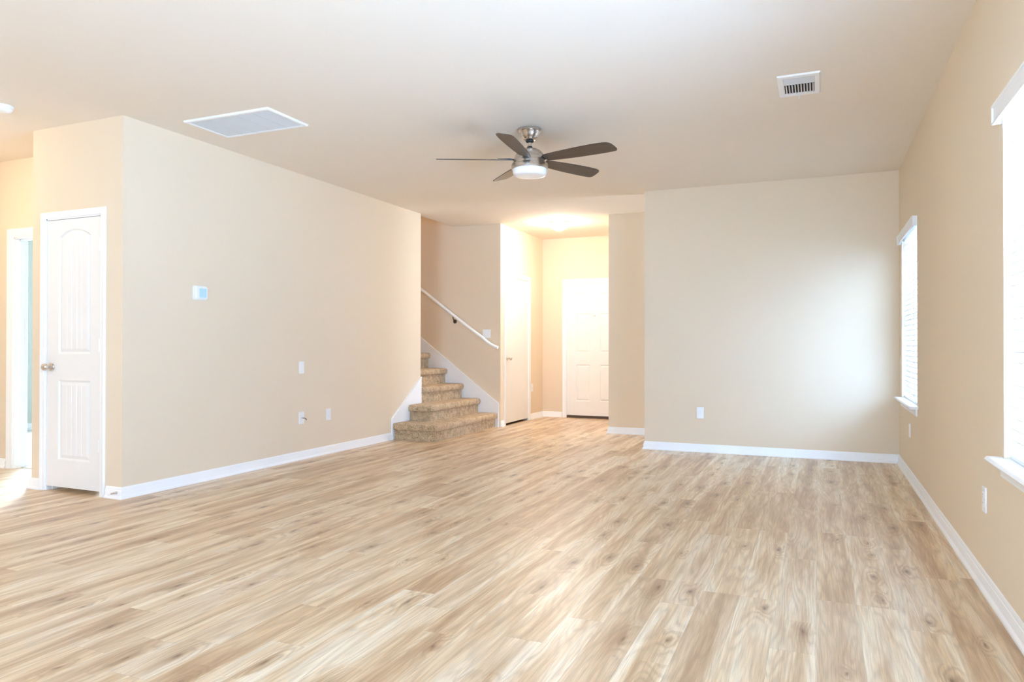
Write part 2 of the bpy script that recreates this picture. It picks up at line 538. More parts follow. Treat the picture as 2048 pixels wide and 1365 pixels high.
# entry
bm = BM(); box(bm, XC, FX1, YC, YC + T, 0, HC); box(bm, XC, XC + T, YC + T, YF + .15, 0, HC)
struct('wall_recess', bm, 'wall')
bm = BM(); wall_with_holes(bm, 'x', FX1 - .1, FX1 + .05, YB + T, YC, 0, HC, [WP]); box(bm, XR, FX1, YB + T - .06, YB + T, 0, HC)
struct('wall_passage', bm, 'wall')
D3 = (-3.560, -2.640, 0.0, 2.055)
bm = BM(); wall_with_holes(bm, 'y', YF, YF + .15, XH - T, XC, 0, HC, [D3])
struct('wall_entry', bm, 'wall')
D2 = (8.990, 9.845, 0.0, 2.055)
bm = BM(); wall_with_holes(bm, 'x', XH - T, XH, YH + T, YF, 0, HC, [D2])
struct('wall_entry_side', bm, 'wall')
bm = BM(); box(bm, -4.9, -4.85, YH + T, YF, 0, HC); box(bm, -4.85, XH - T, YF - .05, YF, 0, HC)
struct('wall_entry_closet', bm, 'wall')
# stairwell, two storeys high
HU = 5.3
bm = BM(); box(bm, -7.9, XH, YH, YH + T, 0, HC); box(bm, -7.9, SX + .001, YH, YH + T, HC, HU)
struct('wall_stairs_far', bm, 'wall')
bm = BM(); box(bm, -7.9, XL - T, YE - T, YE, 0, HC)
box(bm, -7.9, SX, YE - T, YE, HC + .28, HU); box(bm, SX, SX + T, YE - T, YH + T, HC + .28, HU)
box(bm, -8.0, -7.9, YE - T, YH + T, 0, HU)
struct('wall_stairs_near', bm, 'wall')
bm = BM(); box(bm, -8.0, SX + T, YE - T, YH + T, HU, HU + .1)
struct('ceiling_upstairs', bm, 'ceiling')

# ---------------------------------------------------------------- baseboards
BPROF = [(0, 0), (.024, 0), (.024, .005), (.021, .013), (.0145, .019), (.0125, .024), (.0125, .052), (.0105, .056),
         (.0105, .059), (.0075, .062), (.0075, .068), (.0055, .073), (.0045, .079), (.0015, .083), (0, .083)]


def sweep(bm, path, prof, side=1):
    """path: xy points; the profile's offset grows to the right of travel when side=1"""
    P = [Vector((p[0], p[1])) for p in path]
    N = []
    for i in range(len(P)):
        ns = []
        if i > 0: d = (P[i] - P[i - 1]).normalized(); ns.append(Vector((d.y, -d.x)))
        if i < len(P) - 1: d = (P[i + 1] - P[i]).normalized(); ns.append(Vector((d.y, -d.x)))
        if len(ns) == 1: n = ns[0]
        else:
            n = (ns[0] + ns[1]).normalized(); n = n / max(0.2, n.dot(ns[0]))
        N.append(n * side)
    loops = [[(p.x + n.x * o, p.y + n.y * o, z) for o, z in prof] for p, n in zip(P, N)]
    rings(bm, loops, True, True, True)


def baseboard(name, *paths):
    bm = BM()
    for p in paths: sweep(bm, p, BPROF)
    return struct(name, bm, 'trim', smooth=True)


CW = 0.057   # casing width
baseboard('baseboard_right', [(XR, YB), (XR, YREAR)])
baseboard('baseboard_back', [(XBL, YB + T), (XBL, YB), (XR, YB)])
baseboard('baseboard_left', [(D1[1] + CW, YA), (XL, YA), (XL, 7.135)])
baseboard('baseboard_closet', [(XD, YW), (XD, YA), (D1[0] - CW + .02, YA)])
baseboard('baseboard_hallway', [(XW, YREAR), (XW, YW), (D4[0] - .085, YW)])
baseboard('baseboard_rear', [(XR, YREAR), (REAR[1] + .06, YREAR)], [(REAR[0] - .06, YREAR), (XW, YREAR)])
baseboard('baseboard_recess', [(XC, YF), (XC, YC), (FX1 - .1, YC)])
baseboard('baseboard_entry', [(XH, D2[1] + CW), (XH, YF), (D3[0] - CW, YF)])
baseboard('baseboard_entry_side', [(XH, YH + .0), (XH, D2[0] - CW)])
bm = BM(); sweep(bm, [(-10.1, 6.12), (-5, 6.12)], BPROF)
struct('baseboard_bedroom', bm, 'trim')

# ---------------------------------------------------------------- casings and jambs
CPROF = [(0, 0), (0, .008), (.004, .011), (.012, .0115), (.020, .009), (.026, .0105), (.036, .014), (.046, .0175),
         (.053, .0175), (.057, .013), (.057, 0)]     # across the width (0 = at the opening), thickness


def casing(bm, a0, a1, ztop, place, wscale=1.0):
    """place(a, z, out) -> xyz ; a: coordinate along wall, out: distance into the room"""
    loops = []
    for (a, z, da, dz) in ((a0, 0.0, -1, 0), (a0, ztop, -1, 1), (a1, ztop, 1, 1), (a1, 0.0, 1, 0)):
        loops.append([place(a + da * w * wscale, z + dz * w * wscale, t) for w, t in CPROF])
    rings(bm, loops, True, True, True)


def jamb(bm, a0, a1, ztop, place, depth, th=.018, stop_at=.045):
    for (p0, p1, q0, q1) in ((a0 - .0, a0 + th, 0, ztop), (a1 - th, a1, 0, ztop), (a0, a1, ztop - th, ztop)):
        vs = [place(a, z, t) for t in (0, -depth) for z in (q0, q1) for a in (p0, p1)]
        v = [bm.verts.new(p) for p in vs]
        for f in ((0, 2, 3, 1), (4, 5, 7, 6), (0, 1, 5, 4), (2, 6, 7, 3), (0, 4, 6, 2), (1, 3, 7, 5)):
            bm.faces.new([v[i] for i in f])
    for (p0, p1, q0, q1) in ((a0 + th, a0 + th + .01, 0, ztop - th), (a1 - th - .01, a1 - th, 0, ztop - th), (a0 + th, a1 - th, ztop - th - .01, ztop - th)):
        vs = [place(a, z, t) for t in (-stop_at, -stop_at - .035) for z in (q0, q1) for a in (p0, p1)]
        v = [bm.verts.new(p) for p in vs]
        for f in ((0, 2, 3, 1), (4, 5, 7, 6), (0, 1, 5, 4), (2, 6, 7, 3), (0, 4, 6, 2), (1, 3, 7, 5)):
            bm.faces.new([v[i] for i in f])


def pl_y(y): return lambda a, z, t: (a, y - t, z)      # wall facing -y
def pl_x(x): return lambda a, z, t: (x + t, a, z)      # wall facing +x


TH = .016
for n, (D, pl, dep, ws) in enumerate(((D1, pl_y(YA), T, .85), (D2, pl_x(XH), T, 1.0), (D3, pl_y(YF), .15, 1.0), (D4, pl_y(YW), T, 1.35)), 1):
    bm = BM()
    casing(bm, D[0] + .006, D[1] - .006, D[3] - .006, pl, ws)
    jamb(bm, D[0], D[1], D[3], pl, dep, TH)
    if n == 4: casing(bm, D[0] + .006, D[1] - .006, D[3] - .006, lambda a, z, t: (a, YW + T + t, z), 1.0)
    struct('trim_%d' % n, bm, 'trim', smooth=True)


# ---------------------------------------------------------------- door leaves
def sd_rect(x, z, r):
    dx = min(x - r[0], r[1] - x); dz = min(z - r[2], r[3] - z)
    return min(dx, dz)


def sd_arch(x, z, r, rise):
    """rectangle whose top edge is an arc: shoulders at r[3], middle at r[3]+rise (positive inside)"""
    w = (r[1] - r[0]) / 2; cx = (r[0] + r[1]) / 2
    R = (w * w + rise * rise) / (2 * rise); cz = r[3] + rise - R
    da = R - math.hypot(x - cx, z - cz) if z > cz else 9.0
    return min(x - r[0], r[1] - x, z - r[2], da)


def panel_depth(d):
    if d <= 0: return 0.0
    if d < .010: return -.0105 * (d / .010)
    if d < .014: return -.0105
    if d < .036: return -.0105 + .0090 * ((d - .014) / .022)
    return -.0015


def leaf(name, a0, a1, z0, z1, place, panels, step, grooves=None, label=None, thick=.035):
    na = max(2, round((a1 - a0) / step)); nz = max(2, round((z1 - z0) / step))
    bm = BM()
    grid = []
    for j in range(nz + 1):
        z = z0 + (z1 - z0) * j / nz; rowv = []
        for i in range(na + 1):
            a = a0 + (a1 - a0) * i / na
            dep = 0.0
            for fn in panels:
                d = fn(a, z)
                if d > 0:
                    dep = panel_depth(d)
                    if grooves and d > .036:
                        g = min(abs(a - q) for q in grooves)
                        if g < .004: dep -= .0040 * (1 - g / .004)
            rowv.append(bm.verts.new(place(a, z, dep)))
        grid.append(rowv)
    for j in range(nz):
        for i in range(na):
            bm.faces.new((grid[j][i], grid[j][i + 1], grid[j + 1][i + 1], grid[j + 1][i]))
    bk = [bm.verts.new(place(a, z, -thick)) for a, z in ((a0, z0), (a1, z0), (a1, z1), (a0, z1))]
    bm.faces.new(list(reversed(bk)))
    bm.faces.new([grid[0][i] for i in range(na, -1, -1)] + [bk[0], bk[1]])
    bm.faces.new([grid[nz][i] for i in range(na + 1)] + [bk[2], bk[3]])
    bm.faces.new([grid[j][0] for j in range(nz + 1)] + [bk[3], bk[0]])
    bm.faces.new([grid[j][na] for j in range(nz, -1, -1)] + [bk[1], bk[2]])
    o = struct(name, bm, 'door', label)
    return o


def knob(parent, base, direction, label='brushed nickel round knob'):
    """round knob with rosette; base on the leaf's face"""
    q = Vector(direction).to_track_quat('Z', 'Y').to_matrix().to_4x4()
    m = Matrix.Translation(base) @ q
    bm = BM()
    lathe(bm, [(.031, 0), (.032, .003), (.030, .007), (.018, .010), (.0115, .013), (.0105, .030), (.012, .034), (.019, .038),
               (.0255, .045), (.0275, .053), (.0265, .061), (.021, .067), (.012, .0705), (.004, .071)], 36, m)
    o = obj('door_knob', bm, 'nickel', parent, smooth=True)
    o['label'] = label
    return o


def hinge(parent, place, a, z, mat='nickel', h=.089, toward=1):
    bm = BM()
    c = Vector(place(a, z, .004))
    pts = [Vector(place(a, z + s * h / 2, .005)) for s in (-1, 1)]
    tube(bm, pts, .006, 12)
    tube(bm, [Vector(place(a, z + h / 2, .005)), Vector(place(a, z + h / 2 + .005, .005))], .004, 8)
    for s in (-1, 1):
        vs = [place(a + x, z + zz, t) for t in (.0, .0022) for zz in (-h / 2, h / 2) for x in ((0, s * .012) if s > 0 else (s * .012, 0))]
        v = [bm.verts.new(p) for p in vs]
        for f in ((0, 2, 3, 1), (4, 5, 7, 6), (0, 1, 5, 4), (2, 6, 7, 3), (0, 4, 6, 2), (1, 3, 7, 5)):
            bm.faces.new([v[i] for i in f])
    return obj('hinge', bm, mat, parent)


# closet door: two panels, arched top, plank grooves
p1 = pl_y(YA + .002)
U = (-5.246, -4.902, 1.033, 1.905); Lw = (-5.246, -4.902, 0.240, 0.832)
gro = [(-5.246 + .036) + (0.344 - .072) * k / 5 for k in range(1, 5)]
d1 = leaf('door_1', D1[0] + TH + .002, D1[1] - TH - .003, .034, D1[3] - TH - .004, p1,
          [lambda a, z: sd_arch(a, z, U, .055), lambda a, z: sd_rect(a, z, Lw)], .004, gro,
          'white two-panel closet door with arched upper panel, beside the left wall corner')
knob(d1, (-5.325, YA + .002, .932), (0, -1, 0))
for z in (1.83, 1.095, .36): hinge(d1, p1, D1[1] - TH - .002, z, 'trim')

# flush door in the entry
p2 = pl_x(XH - .002)
bm = BM(); box(bm, XH - .037, XH - .002, D2[0] + TH + .003, D2[1] - TH - .003, .030, D2[3] - TH - .004)
d2 = struct('door_2', bm, 'door', 'plain white flush closet door beside the carpeted stairs', bevel=.001)
knob(d2, (XH - .002, 9.062, .918), (1, 0, 0))
for z in (1.80, 1.06, .30): hinge(d2, p2, D2[1] - TH - .002, z, 'trim')

# six-panel front door
p3 = pl_y(YF + .004)
cols = ((-3.395, -3.174), (-3.022, -2.801)); rws = ((1.700, 1.893), (.990, 1.582), (.255, .808))
rects = [(c[0], c[1], r[0], r[1]) for c in cols for r in rws]
d3 = leaf('door_3', D3[0] + TH + .003, D3[1] - TH - .003, .040, D3[3] - TH - .004, p3,
          [(lambda a, z, r=r: sd_rect(a, z, r)) for r in rects], .006, None,
          'white six-panel front door at the end of the entry', .04)
for z in (1.78, 1.07, .30): hinge(d3, p3, D3[0] + TH + .002, z, 'trim')
bm = BM(); lathe(bm, [(.011, 0), (.012, .002), (.009, .004), (.005, .003)], 20,
                 Matrix.Translation((-3.098, YF + .004, 1.545)) @ Vector((0, -1, 0)).to_track_quat('Z', 'Y').to_matrix().to_4x4())
obj('peephole', bm, 'nickel', d3, smooth=True)
knob(d3, (-2.725, YF + .004, .95), (0, -1, 0))
bm = BM(); box(bm, D3[0] + TH, D3[1] - TH, YF + .002, YF + .13, 0, .037)
obj('threshold', bm, 'threshold', d3, bevel=.003)
bm = BM(); box(bm, XH - .09, XH - .012, D2[0] + TH, D2[1] - TH, 0.0, .006)
struct('trim_5', bm, 'threshold')  # dark strip painting the shade in the gap below the door
# strike plate in the open doorway
bm = BM(); box(bm, D4[0] + TH, D4[0] + TH + .0015, YW + .055, YW + .085, .90, .958)
sp = obj('strike_plate', bm, 'nickel'); sp['label'] = 'small nickel strike plate on the open doorway jamb'; sp['category'] = 'strike plate'
bm = BM(); box(bm, D4[0] + TH + .0015, D4[0] + TH + .0018, YW + .062, YW + .078, .916, .942)
obj('latch_hole_shade', bm, 'black', sp)  # thin black plate in place of the shade inside the hole

# ---------------------------------------------------------------- staircase
stair = thing('staircase', 'brown carpeted stairs with two lower steps wrapping the wall end', 'stairs', (-4.2, 8.2, 0))
TZ = [.190, .378, .575, .780, .990]
NX = [-3.975, -4.228, -4.480, -4.735, -5.000]
for k in range(5, 14):
    TZ.append(TZ[-1] + .196); NX.append(NX[-1] - .258)
SPROF = lambda h, z0: [(0, z0), (0, h - .078), (.012, h - .077), (.026, h - .072), (.034, h - .060), (.037, h - .040),
                       (.036, h - .024), (.030, h - .010), (.018, h - .002), (.004, h), (-.03, h + .001)]
YW1 = {0: 7.175, 1: 7.520}
sk = .022
for k in range(14):
    bm = BM(); xb = NX[k] - .30; h = TZ[k]; z0 = 0.0 if k == 0 else TZ[k - 1] - .003
    xn = NX[k] - .034
    loops = []
    for o, z in SPROF(h, z0):
        if k < 2:
            y0 = YW1[k]
            xl = XL + .020
            rr = .010 + max(0, o) * .35
            cx, cy = xn + o - rr, y0 - o + rr
            pts = [(xl, 8.81 - sk if False else YH - sk), (xl, y0 - o)]
            arc = [(cx + rr * math.sin(t * math.pi / 12), cy - rr * math.cos(t * math.pi / 12)) for t in range(7)]
            pts += arc + [(xn + o, YH - sk)]
        elif k == 2:
            pts = [(xb, YH - sk), (xb, YE + .002), (xn + o - .055, YE + .002), (xn + o, YH - .2), (xn + o, YH - sk)]
        else:
            pts = [(xb, YH - sk), (xb, YE + .002), (xn + o, YE + .002), (xn + o, YH - sk)]
        loops.append([(p[0] + 4.2, p[1] - 8.2, z) for p in pts])
    rings(bm, loops, True, True, True)
    obj('step', bm, 'carpet', stair, smooth=True)
bm = BM(); box(bm, -7.9, NX[-1] - .28, YE, YH, TZ[-1] - .1, TZ[-1])
struct('floor_upstairs', bm, 'carpet')
# solid filling under the two wrapped steps' tread behind the wall end
# skirt boards
SL = (1.204 - .313) / 1.2


def skirt_poly(bm, pts, place, th):
    lo = [[place(a, z, 0) for a, z in pts], [place(a, z, th) for a, z in pts]]
    rings(bm, lo, True, True, True)


bm = BM()
x_end = -3.962
pts = [(x_end, 0), (x_end, .313), (-7.2, .313 + SL * (7.2 - 3.962)), (-7.2, .313 + SL * (7.2 - 3.962) - .55), (-5.2, .75), (-4.3, 0)]
skirt_poly(bm, pts, lambda a, z, t: (a, YH - t, z), .014)
cp = [(x_end + .004, 0), (x_end + .004, .318), (-7.2, .318 + SL * (7.2 - 3.962)), (-7.2, .305 + SL * (7.2 - 3.962)), (x_end - .006, .305), (x_end - .006, 0)]
skirt_poly(bm, cp, lambda a, z, t: (a, YH - t, z), .020)
struct('trim_6', bm, 'trim', 'white skirt board rising along the far stair wall')
bm = BM()
pts = [(7.135, 0), (7.135, .245), (YE + .0, .700), (YE + .0, 0)]
skirt_poly(bm, pts, lambda a, z, t: (XL + t, a, z), .016)
cp = [(7.130, 0), (7.130, .248), (YE, .706), (YE, .694), (7.140, .241), (7.140, 0)]
skirt_poly(bm, cp, lambda a, z, t: (XL + t, a, z), .021)
struct('trim_7', bm, 'trim', 'white skirt board at the end of the left wall')

# handrail
hr_t = thing('handrail', 'white wooden handrail on the stair wall', 'handrail', (-4.6, YH - .07, 1.5))
pts = [(-6.9, 3.16), (-5.2, 1.935), (-4.42, 1.372), (-4.26, 1.262), (-4.19, 1.215), (-4.11, 1.150), (-4.05, 1.110), (-3.985, 1.080), (-3.945, 1.068)]
bm = BM(); tube(bm, [(x + 4.6, 0, z - 1.5) for x, z in pts], .021, 16)
obj('rail', bm, 'trim', hr_t, smooth=True)
for bx_, bz_ in ((-4.625, 1.518), (-5.9, 2.44)):
    bm = BM()
    tube(bm, [(bx_ + 4.6, .0, bz_ - 1.5 - .018), (bx_ + 4.6, .012, bz_ - 1.5 - .055), (bx_ + 4.6, .045, bz_ - 1.5 - .085), (bx_ + 4.6, .066, bz_ - 1.5 - .09)], .006, 10)
    lathe(bm, [(.028, 0), (.028, .004), (.014, .010)], 20, Matrix.Translation((bx_ + 4.6, .07, bz_ - 1.5 - .09)) @ Vector((0, -1, 0)).to_track_quat('Z', 'Y').to_matrix().to_4x4())
    o = obj('rail_bracket', bm, 'bronze', hr_t, smooth=True); o['label'] = 'dark bronze rail bracket'

# ---------------------------------------------------------------- windows and blinds
def window(n, axis, W, wallc, outdir, sill=True, mullions=(), label=None):
    """vinyl window set in the outer part of the wall. axis 'x': wall plane x=wallc, opening y0,y1,z0,z1"""
    y0, y1, z0, z1 = W
    if axis == 'x': P = lambda a, z, t: (wallc + t, a, z)
    else: P = lambda a, z, t: (a, wallc + outdir * t, z)

    def pbox(bm, a0, a1, q0, q1, t0, t1):
        c = [P(a, z, t) for t in (t0, t1) for z in (q0, q1) for a in (a0, a1)]
        v = [bm.verts.new(p) for p in c]
        for f in ((0, 2, 3, 1), (4, 5, 7, 6), (0, 1, 5, 4), (2, 6, 7, 3), (0, 4, 6, 2), (1, 3, 7, 5)):
            bm.faces.new([v[i] for i in f])
    bm = BM(); fw_ = .045
    t0, t1 = .095, .148
    pbox(bm, y0, y0 + fw_, z0, z1, t0, t1); pbox(bm, y1 - fw_, y1, z0, z1, t0, t1)
    pbox(bm, y0 + fw_, y1 - fw_, z0, z0 + fw_, t0, t1); pbox(bm, y0 + fw_, y1 - fw_, z1 - fw_, z1, t0, t1)
    zm = (z0 + z1) / 2
    pbox(bm, y0 + fw_, y1 - fw_, zm - .02, zm + .02, t0 + .005, t1 - .008)
    for q in mullions: pbox(bm, q - .03, q + .03, z0 + fw_, z1 - fw_, t0, t1)
    w = struct('window_%d' % n, bm, 'vinyl', label, bevel=.002)
    bm = BM(); pbox(bm, y0 + fw_, y1 - fw_, z0 + fw_, z1 - fw_, .128, .131)
    obj('window_pane', bm, 'pane' if n > 2 else 'pane_cool_tint' if n == 2 else 'pane_dimming', w)  # tints of the first two panes only adjust their daylight
    if sill:
        bm = BM()
        # stool with rounded nose and horns, then the apron
        pbox(bm, y0 + .001, y1 - .001, z0 - .018, z0 + .003, -.0, .094)
        prof = [(0, -.018), (0, .003), (-.052, .003), (-.058, -.003), (-.061, -.009), (-.058, -.015), (-.052, -.018)]
        lo = [[P(a, z0 + dz, t) for t, dz in prof] for a in (y0 - .045, y1 + .045)]
        rings(bm, lo, True, True, True)
        s = obj('window_sill', bm, 'trim', w, smooth=True)
        bm = BM()
        prof = [(0, -.019), (-.014, -.019), (-.014, -.045), (-.010, -.062), (-.010, -.072), (0, -.075)]
        lo = [[P(a, z0 + dz, t) for t, dz in prof] for a in (y0 - .01, y1 + .012)]
        rings(bm, lo, True, True, True)
        obj('apron', bm, 'trim', w)
    return w


window(1, 'x', W1, XR, 1, True, (), 'small white window near the back corner of the right wall')
window(2, 'x', W2, XR, 1, True, ((2 * W2[0] + W2[1]) / 3, (W2[0] + 2 * W2[1]) / 3), 'large white window at the right edge of the photo')
window(3, 'y', REAR, YREAR, -1, False, ((REAR[0] + REAR[1]) / 2,))  # added rear window, out of view, lets daylight in
window(5, 'x', WP, FX1 - .1, 1, False)  # added passage window, out of view, brightens the recess
window(4, 'y', BED, 6.12, 1, False)


def blind(W, label, tilt, n_slats, wand_y=None):
    y0, y1, z0, z1 = W
    yc = (y0 + y1) / 2; hw = (y1 - y0) / 2 - .006
    t = thing('window_blind', label, 'window blind', (XR, yc, z0 + .0), 0, 'white horizontal blinds on the right wall')
    xs = .045    # slat centre, outward from the wall plane
    zt = z1 - z0
    bm = BM(); box(bm, .020, .072, -hw, hw, zt - .045, zt - .003)
    obj('head_rail', bm, 'slat', t, bevel=.002)
    bm = BM()
    # valance: a moulded board in front of the head rail, with returns
    prof = [(-.036, -.078), (-.036, -.070), (-.030, -.062), (-.030, -.012), (-.036, -.006), (-.038, 0), (-.022, 0), (-.022, -.078)]
    vh = hw + .030
    rings(bm, [[(x, y, zt + .006 + z) for x, z in prof] for y in (-vh, vh)], True, True, True)
    for s in (-1, 1): box(bm, -.036, -.001, s * vh - .006, s * vh + .006, zt - .070, zt + .004)
    obj('valance', bm, 'slat', t, bevel=.0015)
    zbot = .030
    sp = (zt - .085 - zbot) / n_slats
    me = None
    for k in range(n_slats):
        z = zbot + .022 + sp * (k + .5)
        if me is None:
            bm = BM()
            prof = []
            for i in range(7):
                u = -.025 + .05 * i / 6; prof.append((u, .0022 * (1 - (u / .025) ** 2) + .0013))
            for i in range(6, -1, -1):
                u = -.025 + .05 * i / 6; prof.append((u, .0022 * (1 - (u / .025) ** 2) - .0013))
            ca, sa = math.cos(tilt), math.sin(tilt)
            rings(bm, [[(u * ca - w * sa, y, u * sa + w * ca) for u, w in prof] for y in (-hw + .004, hw - .004)], True, True, True)
            o = obj('slat', bm, 'slat', t); me = o.data
            for p in me.polygons: p.use_smooth = len(p.vertices) == 4
        else:
            o = bpy.data.objects.new('slat', me); COL.objects.link(o); o.parent = t
        o.location = (xs, 0, z)
    bm = BM(); box(bm, xs - .026, xs + .026, -hw + .003, hw - .003, .003, .021)
    obj('bottom_rail', bm, 'slat', t, bevel=.003)
    for f in (-.72, 0.0, .72):
        bm = BM()
        for dx in (-.027, .027):
            tube(bm, [(xs + dx, f * hw, .02), (xs + dx, f * hw, zt - .05)], .0011, 6)
        obj('ladder_cord', bm, 'slat', t)
    yw = hw - .10
    bm = BM(); tube(bm, [(-.004, yw, zt - .08), (-.002, yw + .004, zt - .78)], .0042, 10)
    lathe(bm, [(.0045, 0), (.006, .01), (.006, .05), (.003, .055)], 10, Matrix.Translation((-.002, yw + .004, zt - .835)))
    obj('tilt_wand', bm, 'plastic', t, smooth=True)
    bm = BM()
    pts = [(.0, -hw + .10, zt - .08), (.0, -hw + .10, .20), (.004, -hw + .108, .06)]
    tube(bm, pts, .0012, 6)
    lathe(bm, [(.002, 0), (.006, -.012), (.007, -.03), (.002, -.034)], 10, Matrix.Translation((.004, -hw + .108, .062)))
    obj('lift_cord', bm, 'plastic', t)
    return t


blind(W1, 'white slatted blind on the narrow window near the back corner', math.radians(31), 30)
blind(W2, 'white slatted blind on the large window cut by the right edge', math.radians(-16), 30)

# ---------------------------------------------------------------- ceiling fan
FZ = HC
fan = thing('ceiling_fan', 'brushed nickel ceiling fan with five dark blades and white glass light', 'ceiling fan', (-2.018, 5.066, HC))
bm = BM(); lathe(bm, [(.088, 0), (.090, -.004), (.090, -.016), (.084, -.020), (.080, -.024), (.072, -.045), (.058, -.068), (.046, -.080), (.040, -.084)], 48)
obj('canopy', bm, 'nickel', fan, smooth=True)
bm = BM(); lathe(bm, [(.012, -.078), (.026, -.082), (.032, -.089), (.030, -.097), (.018, -.103)], 32)
obj('hanger_ball', bm, 'black', fan, smooth=True)
bm = BM(); lathe(bm, [(.0135, -.10), (.0135, -.135)], 24)
obj('downrod', bm, 'nickel', fan, smooth=True)
bm = BM(); lathe(bm, [(.018, -.132), (.020, -.135), (.020, -.144), (.016, -.150)], 24)
obj('rod_collar', bm, 'black', fan, smooth=True)
bm = BM()
lathe(bm, [(.024, -.146), (.045, -.150), (.066, -.158), (.085, -.170), (.100, -.186), (.112, -.205), (.119, -.225), (.124, -.245), (.1255, -.262),
           (.1255, -.268)], 64)
obj('motor_housing', bm, 'nickel', fan, smooth=True)
bm = BM()
lathe(bm, [(.112, -.262), (.126, -.264), (.137, -.268), (.139, -.272), (.139, -.300), (.137, -.302), (.137, -.306), (.130, -.309)], 64)
obj('light_ring', bm, 'nickel', fan, smooth=True)
bm = BM(); lathe(bm, [(.130, -.300), (.131, -.315), (.129, -.332), (.124, -.346), (.116, -.354), (.100, -.357), (.05, -.359), (.004, -.3595)], 64)
o = obj('glass_shade', bm, 'opal', fan, smooth=True)
BL = [(.135, -.046), (.25, -.060), (.40, -.071), (.55, -.076), (.64, -.073), (.672, -.066), (.690, -.052), (.699, -.035),
      (.705, 0), (.708, .03), (.705, .048), (.697, .059), (.682, .065), (.60, .069), (.40, .066), (.25, .056), (.135, .043)]
pit = math.radians(13.6)
for k in range(5):
    a = 3.5843 + k * 2 * math.pi / 5
    bm = BM()
    lo = []
    for th in (-.003, .003):
        lo.append([(r, w * math.cos(pit) + th * math.sin(pit), -w * math.sin(pit) + th * math.cos(pit)) for r, w in BL])
    rings(bm, lo, True, True, True)
    b_ = obj('fan_blade', bm, 'blade', fan, bevel=.001)
    b_.location = (0, 0, -.236); b_.rotation_euler = (0, 0, a)
    bm = BM()
    lo = []
    for (r, w0, w1, z0_, z1_) in ((.10, -.020, .020, -.012, .004), (.15, -.026, .026, .004, .012), (.20, -.034, .034, .006, .011), (.245, -.020, .020, .006, .010)):
        lo.append([(r, w * math.cos(pit) + z * math.sin(pit), -w * math.sin(pit) + z * math.cos(pit)) for w, z in ((w0, z0_), (w1, z0_), (w1, z1_), (w0, z1_))])
    rings(bm, lo, True, True, True)
    br = obj('blade_arm', bm, 'black', b_, bevel=.001)
    br.location = (0, 0, 0)

# ---------------------------------------------------------------- ceiling fixtures
def flush_light(loc, mat, label, group=None, r=.14):
    t = thing('ceiling_light', label, 'ceiling light', loc, 0, group)
    bm = BM(); lathe(bm, [(r * .75, 0), (r + .012, 0), (r + .014, -.008), (r + .010, -.022), (r, -.026)], 48)
    obj('base_ring', bm, 'nickel', t, smooth=True)
    bm = BM()
    lathe(bm, [(r * .99, -.020), (r, -.03), (r * .95, -.055), (r * .82, -.080), (r * .6, -.100), (r * .35, -.111), (.01, -.115)], 48)
    obj('glass_dome', bm, mat, t, smooth=True)
    return t


flush_light((-3.175, 9.02, HC), 'lamp_entry', 'lit round flush ceiling light glowing in the entry', r=.12)
flush_light((-6.25, 3.05, HC), 'lamp_hall', 'lit flush ceiling light left of the frame by the open doorway')
flush_light((-5.2, -.4, HC), 'lamp_kitchen', 'lit flush ceiling light behind the camera on the left')
flush_light((-6.6, 8.3, HU), 'lamp_up_added', 'unseen lit ceiling light added above the upstairs landing')

t = thing('smoke_detector', 'round white smoke detector on the ceiling at the left edge', 'smoke detector', (-5.160, 3.160, HC))
bm = BM(); lathe(bm, [(.066, 0), (.068, -.004), (.068, -.012), (.064, -.016)], 48)
obj('mounting_plate', bm, 'plastic', t, smooth=True)
bm = BM(); lathe(bm, [(.060, -.014), (.061, -.026), (.054, -.036), (.040, -.041), (.018, -.043), (.003, -.043)], 48)
obj('detector_body', bm, 'plastic', t, smooth=True)

# supply vent
vx0, vx1, vy0, vy1 = -.236, .010, 4.655, 5.043
t = thing('ceiling_vent', 'small white supply vent with dark slots on the ceiling', 'air vent', ((vx0 + vx1) / 2, (vy0 + vy1) / 2, HC))
w, d = (vx1 - vx0) / 2, (vy1 - vy0) / 2
iw, i0, i1 = w - .036, -d + .050, d - .046
bm = BM()


def fr(z): return z


def frame_ring(bm, ow, oy0, oy1, iw, iy0, iy1, th, lip):
    lo = []
    for (x0, y0, y1, z) in ((ow, oy0, oy1, 0), (ow, oy0, oy1, -lip), (ow - .006, oy0 + .006, oy1 - .006, -th), (iw + .004, iy0 - .004, iy1 + .004, -th), (iw, iy0, iy1, -th + .003), (iw, iy0, iy1, 0)):
        lo.append([(-x0, y0, z), (x0, y0, z), (x0, y1, z), (-x0, y1, z)])
    rings(bm, lo, True, False, False)


frame_ring(bm, w, -d, d, iw, i0, i1, .010, .003)
obj('frame', bm, 'plastic', t)
bm = BM(); box(bm, -iw, iw, i0, i1, -.0015, -.0002)
obj('duct_shade_sheet', bm, 'dark', t)  # flat dark sheet painted as the shade behind the vanes
for k in range(4):
    y = i0 + .026 + k * .023
    bm = BM(); rings(bm, [[(x, y - .009, -.002), (x, y + .010, -.010), (x, y + .010, -.0085), (x, y - .009, -.0005)] for x in (-iw, iw)])
    obj('slat', bm, 'grille', t)
yv0 = i0 + .118
for k in range(10):
    x = -iw + (2 * iw) * (k + .62) / 10
    bm = BM()
    rings(bm, [[(x - .0045, y, -.002), (x + .0025, y, -.0125), (x + .0045, y, -.0125), (x - .003, y, -.002)] for y in (yv0, i1)])
    obj('vane', bm, 'plastic', t)
bm = BM(); box(bm, -iw, iw, yv0 - .012, yv0 - .004, -.009, -.002)
obj('divider', bm, 'plastic', t)
bm = BM(); tube(bm, [(-.002, i1 + .018, -.008), (-.004, i1 + .040, -.030), (-.006, i1 + .044, -.034)], .003, 8)
obj('damper_lever', bm, 'plastic', t)

